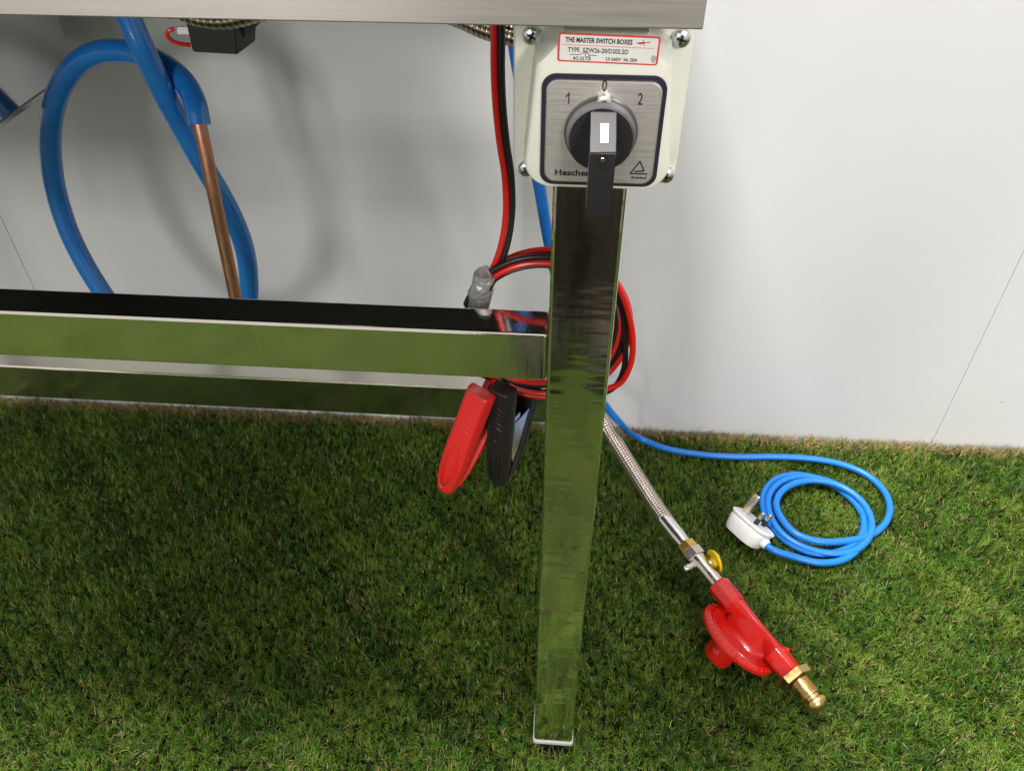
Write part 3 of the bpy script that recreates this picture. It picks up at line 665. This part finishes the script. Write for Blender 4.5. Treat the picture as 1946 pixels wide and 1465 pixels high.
# ------------------------------------------------------------------ braided gas hose
gh = thing('braided_hose', 'woven steel gas hose running from behind the leg down to the regulator', 'hose', Matrix.Translation(at(1230, 940, Z=.03)))
bm = B()
gp = [at(380, 22, Y=.12), at(440, 26, Y=.11)]
gpath = [at(320, -10, Y=.07), at(370, 15, Y=.07), at(425, 22, Y=.07), at(500, 4, Y=.075), at(600, -14, Y=.13), at(760, -12, Y=.13), at(870, 20, Y=.12), at(930, 46, Y=.115), at(985, 60, Y=.11), at(1050, 100, Y=.12), at(1095, 190, Y=.16), at(1100, 330, Y=.19), at(1095, 480, Y=.22), at(1098, 600, Y=.25), at(1110, 700, Y=.285),
         at(1132, 770, Z=.125), at(1155, 815, Z=.104), at(1180, 856, Z=.088), at(1212, 907, Z=.069), at(1240, 950, Z=.056), at(1268, 991, Z=.048)]
tube(bm, spline(gpath, .004), .0097, 20)
o = link('braid_sleeve', bm, M['braid'], gh); o.matrix_parent_inverse = gh.matrix_world.inverted()
bm = B(); f0, f1 = at(1262, 986, Z=.0482), at(1303, 1037, Z=.044); tube(bm, [f0.lerp(f1, k/6) for k in range(7)], .0104, 24, True, 0, lambda s: 1 if s < .7 else .93)
o = link('ferrule', bm, M['ferrule'], gh); o.matrix_parent_inverse = gh.matrix_world.inverted()

# ------------------------------------------------------------------ gas regulator
g0 = at(1303, 1036, Z=.044); g1 = at(1532, 1312, Z=.030)
ax = (g1-g0); Lr = ax.length; axn = ax.normalized()
bb_ = Vector((-axn.y, axn.x, 0)); nrm = (bb_*math.cos(R(53))+Vector((0, 0, 1))*math.sin(R(53)))
reg = thing('gas_regulator', 'red gas regulator with brass nose and yellow tap lying on the grass', 'regulator', frame(g0, axn, nrm))
def rp(name, bm, m, par=None, **k): return link(name, bm, m, par or reg, **k)
def u(px, py):                                                   # position along the body of a photograph pixel
    q = at(px, py, Z=.037); return (q-g0).dot(axn)
def hexp(bm, x0, x1, r, Mx=Matrix()): 
    lathe(bm, [(x0, r*.93), (x0+.0008, r), (x1-.0008, r), (x1, r*.93)], 6, Mx); return bm
ROT = Matrix.Rotation(R(20), 4, 'X')
x_a = u(1313, 1050); x_b = u(1327, 1064); x_c = u(1369, 1112); x_d = u(1398, 1148); x_e = u(1478, 1245); x_f = u(1506, 1275)
bm = B(); hexp(bm, -.002, x_a, .0122, ROT); rp('brass_nut', bm, M['gold_brass'], None, smooth=False)
bm = B(); hexp(bm, x_a+.0002, x_b, .0134, ROT); tv = rp('test_valve', bm, M['chrome'], None, smooth=False)
bm = B(); lathe(bm, [(x_b-.001, .0106), (x_b+.010, .0106), (x_b+.014, .0092), (x_c+.006, .0092)], 28); rp('valve_body', bm, M['chrome'])
# side test nipple towards the lower left
bm = B(); Mn = Matrix.Translation((x_b+.006, 0, 0)) @ frame(Vector((0,0,0)), Vector((-.15, -.85, -.1)), Vector((0,0,1))) 
nd = reg.matrix_world.to_3x3().inverted() @ (at(1300, 1084, Z=.04)-at(1328, 1070, Z=.04))
Mn = frame(Vector((x_b+.005, 0, 0)), nd, Vector((0, 0, 1)))
lathe(bm, [(.004, .0050), (.011, .0050), (.0115, .0042), (.0155, .0042), (.016, .0050), (.0205, .0050), (.0215, .0042)], 18, Mn); rp('test_nipple', bm, M['chrome'])
bm = B(); lathe(bm, [(.0216, .0040), (.0235, .0036)], 16, Mn); rp('nipple_screw', bm, M['zinc'])
# yellow butterfly tap to the upper right
td = reg.matrix_world.to_3x3().inverted() @ (at(1368, 1063, Z=.044)-at(1342, 1076, Z=.042))
Mt = frame(Vector((x_b+.013, 0, 0)), td, reg.matrix_world.to_3x3().inverted() @ Vector((0, 0, 1)))
bm = B(); lathe(bm, [(.003, .0058), (.0105, .0058), (.0115, .0048)], 18, Mt); rp('tap_stem', bm, M['chrome'])
bm = B(); lathe(bm, [(.0112, .0066), (.0165, .0064), (.0175, .0052)], 20, Mt); tk = rp('tap_handle', bm, M['yellow'])
bm = B(); lathe(bm, [(.0148, .0060), (.0150, .0128), (.0144, .0152), (.0158, .0162), (.0176, .0156), (.0172, .0128), (.0168, .0110), (.0168, .0055)], 32, Mt @ Matrix.Diagonal((1, .86, 1.08, 1))); link('handle_disc', bm, M['yellow'], tk)
bm = B(); box(bm, .0172, .0205, -.0030, .0030, -.0125, .0125, .0010, 2); bm.transform(Mt); link('handle_wing', bm, M['yellow'], tk)
# inlet block, long bar, outlet block
Z0 = 0
bm = B(); lathe(bm, [(x_c-.002, .0128), (x_c, .0138), (x_d-.002, .0138), (x_d, .0128), (x_d+.003, .010)], 8, Matrix.Rotation(R(22), 4, 'X')); bmesh.ops.bevel(bm, geom=[e for e in bm.edges], offset=.0006, segments=2, affect='EDGES'); rp('inlet_block', bm, M['red_paint'], None, ang=14)
bm = B()
def sec(x, hw_, hz, zc_, yo=0): return [(x, y+yo, z+zc_) for y, z in rrect(hw_*2, hz*2, min(hw_, hz)*.45, 4)]
loft(bm, [sec(x_d-.001, .0095, .0105, 0, .001), sec(x_d+.010, .0062, .0095, 0, .0030), sec((x_d+x_e)/2, .0048, .0085, 0, .0036), sec(x_e-.016, .0056, .0090, 0, .0028), sec(x_e-.008, .0092, .0100, 0), sec(x_e+.0005, .0095, .0100, 0)])
rp('flow_bar', bm, M['red_paint'])
bm = B(); loft(bm, [sec(x_e-.006, .0105, .0105, 0), sec(x_e-.005, .0115, .0112, 0), sec(x_f-.002, .0110, .0108, 0), sec(x_f, .0102, .0100, 0)]); rp('outlet_block', bm, M['red_paint'])
for dx_, dy_ in ((.004, .0095), (.004, -.0030)):
    bm = B(); lathe(bm, [(0, .0030), (.0020, .0030), (.0030, .0022), (.0034, .0010)], 16, Matrix.Translation((x_e-.004+dx_, dy_*.8, .0095)) @ Matrix.Rotation(-R(90), 4, 'Y')); rp('lug', bm, M['red_paint'])
DY = -.0095; xc = (x_d+x_e)/2-.004; RD = (x_e-x_d)*.5+.0125; zd = -.0165
Md = Matrix.Translation((xc, DY, zd)) @ Matrix.Rotation(-R(90), 4, 'Y')      # lathe axis = local z
bm = B(); lathe(bm, [(-.0105, RD*.50), (-.0085, RD*.80), (-.0070, RD*.94), (-.0058, RD*.985), (-.0030, RD), (-.0008, RD*.99), (.0022, RD*.90), (.0026, RD*.875), (.0024, RD*.86), (.0008, RD*.845), (.0008, RD*.83), (.0024, RD*.815), (.0026, RD*.79), (.0018, RD*.76), (-.0010, RD*.68), (-.0034, RD*.55), (-.0044, RD*.4), (-.0046, RD*.15)], 64, Md); disc = rp('diaphragm_housing', bm, M['red_paint'])
# saddle under the bar
bm = B(); xm = (x_d+x_e)/2-.003; hl_ = (x_e-x_d)/2-.002
def sad(a_, b_, z, yo, e_=.62):
    return [(xm+hl_*a_*math.copysign(abs(math.cos(t))**e_, math.cos(t)), yo+b_*math.copysign(abs(math.sin(t))**e_, math.sin(t)), z) for t in np.linspace(0, 2*math.pi, 41)[:-1]]
loft(bm, [sad(.90, .0125, zd-.005, .0035, .8), sad(.95, .0100, zd-.001, .0040, .75), sad(.98, .0082, zd+.004, .0042, .7), sad(1.0, .0070, zd+.011, .0040, .6), sad(1.0, .0058, .002, .0036, .5)]); rp('saddle', bm, M['red_paint'], None, ang=80)
for k in range(40):                                             # raised characters round the rim
    if 6 <= k < 34:
        t = 2*math.pi*k/40+R(75)
        bm = B(); s_ = random.uniform(.7, 1.1)*.0014; box(bm, -s_, s_, -.0012, .0012, -.0002, .0011, .0003, 1)
        bm.transform(Matrix.Translation((xc+RD*.94*math.cos(t), DY+RD*.94*math.sin(t), zd+.0007)) @ Matrix.Rotation(t, 4, 'Z') @ Matrix.Rotation(R(30), 4, 'Y')); link('raised_mark', bm, M['red_paint'], disc)
# spring cap on the far side
Mc = Matrix.Translation((xc-.001, DY-.009, zd-.009)) @ Matrix.Rotation(R(90), 4, 'Y')
bm = B(); lathe(bm, [(0, .0185), (.006, .0172), (.024, .0166), (.0270, .0155), (.0275, .0130)], 36, Mc); cap_ = rp('spring_cap', bm, M['red_paint'])
bm = B(); q2 = reg.matrix_world.inverted() @ at(1366, 1233, Z=.030); lathe(bm, [(0, .0048), (.0022, .0048), (.0030, .0036)], 20, frame(Vector((q2.x-.001, DY-.0245, zd-.023)), Vector((0, -1, .1)), Vector((0, 0, 1)))); link('vent_boss', bm, M['red_paint'], cap_)
bm = B(); q3 = reg.matrix_world.inverted() @ at(1436, 1161, Z=.037); lathe(bm, [(.006, .0022), (.0125, .0022), (.0135, .0015)], 14, frame(Vector((q3.x, 0, 0)), Vector((0, 1, .3)), Vector((0, 0, 1)))); rp('bleed_screw', bm, M['zinc'])
# brass fitting
x_g = x_f+.0098
bm = B(); hexp(bm, x_f+.0002, x_g, .0188, Matrix.Rotation(R(8), 4, 'X')); rp('hex_nut', bm, M['brass'], None, smooth=False)
bm = B(); pr = [(x_g-.0005, .0095)]; x = x_g+.001
while x < x_g+.0180: pr += [(x, .0115), (x+.0007, .0127), (x+.0012, .0127), (x+.0018, .0115)]; x += .0022
pr += [(x+.001, .0115), (x+.0018, .0098)]; lathe(bm, pr, 32); rp('thread', bm, M['brass'])
bm = B(); lathe(bm, [(x, .0092), (x+.0050, .0086), (x+.0062, .0100), (x+.0070, .0122), (x+.0100, .0128), (x+.0128, .0116), (x+.0160, .0078), (x+.0178, .0036), (x+.0180, .0015)], 32); rp('bullet_nose', bm, M['brass'])

PX, PY = .03, .12
# ------------------------------------------------------------------ the person taking the picture, mirrored in the steel
def person():
    bm = B(); sk = bm.verts.layers.skin.verify()
    V = {}
    def v(nm, x, y, z, r, r2=None):
        x += PX-.06; y += PY
        k = bm.verts.new((x, y, z)); k[sk].radius = (r, r2 or r); V[nm] = k; return k
    def e(*ns):
        for a_, b_ in zip(ns, ns[1:]): bm.edges.new((V[a_], V[b_]))
    v('pelvis', .06, -.83, .73, .125, .095); v('belly', .06, -.83, .85, .115, .09); v('chest', .06, -.82, 1.0, .13, .095); v('shoulder', .06, -.82, 1.12, .10, .075); v('neck', .06, -.80, 1.20, .045)
    v('head', .06, -.775, 1.29, .068, .078); v('crown', .06, -.775, 1.37, .056, .066)
    e('pelvis', 'belly', 'chest', 'shoulder', 'neck', 'head', 'crown')
    for s, q in ((-1, 'l'), (1, 'r')):
        v('hip'+q, .06+s*.062, -.83, .66, .105); v('knee'+q, .06+s*.060, -.80, .37, .088); v('calf'+q, .06+s*.060, -.83, .24, .082); v('ankle'+q, .06+s*.060, -.83, .06, .066); v('ball'+q, .06+s*.052, -.74, .022, .060, .034); v('toe'+q, .06+s*.050, -.695, .015, .046, .026)
        e('pelvis', 'hip'+q, 'knee'+q, 'calf'+q, 'ankle'+q, 'ball'+q, 'toe'+q)
        v('arm'+q, .06+s*.15, -.82, 1.08, .052); v('elbow'+q, .06+s*.185, -.86, .85, .040); v('wrist'+q, .06+s*.18, -.80, .68, .027); v('hand'+q, .06+s*.18, -.77, .60, .026, .016)
        e('shoulder', 'arm'+q, 'elbow'+q, 'wrist'+q, 'hand'+q)
    me = bpy.data.meshes.new('person'); bm.to_mesh(me); bm.free()
    o = bpy.data.objects.new('person', me); C.objects.link(o)
    md = o.modifiers.new('skin', 'SKIN'); sd = o.modifiers.new('sub', 'SUBSURF'); sd.levels = sd.render_levels = 1
    me.skin_vertices[0].data[0].use_root = True
    bpy.context.view_layer.update()
    nm = bpy.data.meshes.new_from_object(o.evaluated_get(bpy.context.evaluated_depsgraph_get()))
    o.modifiers.clear(); o.data = nm; nm.name = 'person'
    nm.materials.clear()
    for k in ('cloth', 'cloth2', 'skin', 'hair', 'rubber'): nm.materials.append(M[k])
    for p in nm.polygons:
        c = p.center; p.use_smooth = True
        hand = abs(c.x-PX) > .145 and .50 < c.z < .70
        p.material_index = 4 if c.z < .06 else 0 if (c.z < .74 and not hand) else 2 if hand else 1 if c.z < 1.17 else (3 if c.z > 1.36 or c.y < -.80+PY else 2)
    return tag(o, 'person in dark clothes seen only as a blur in the steel leg', 'person')
person()
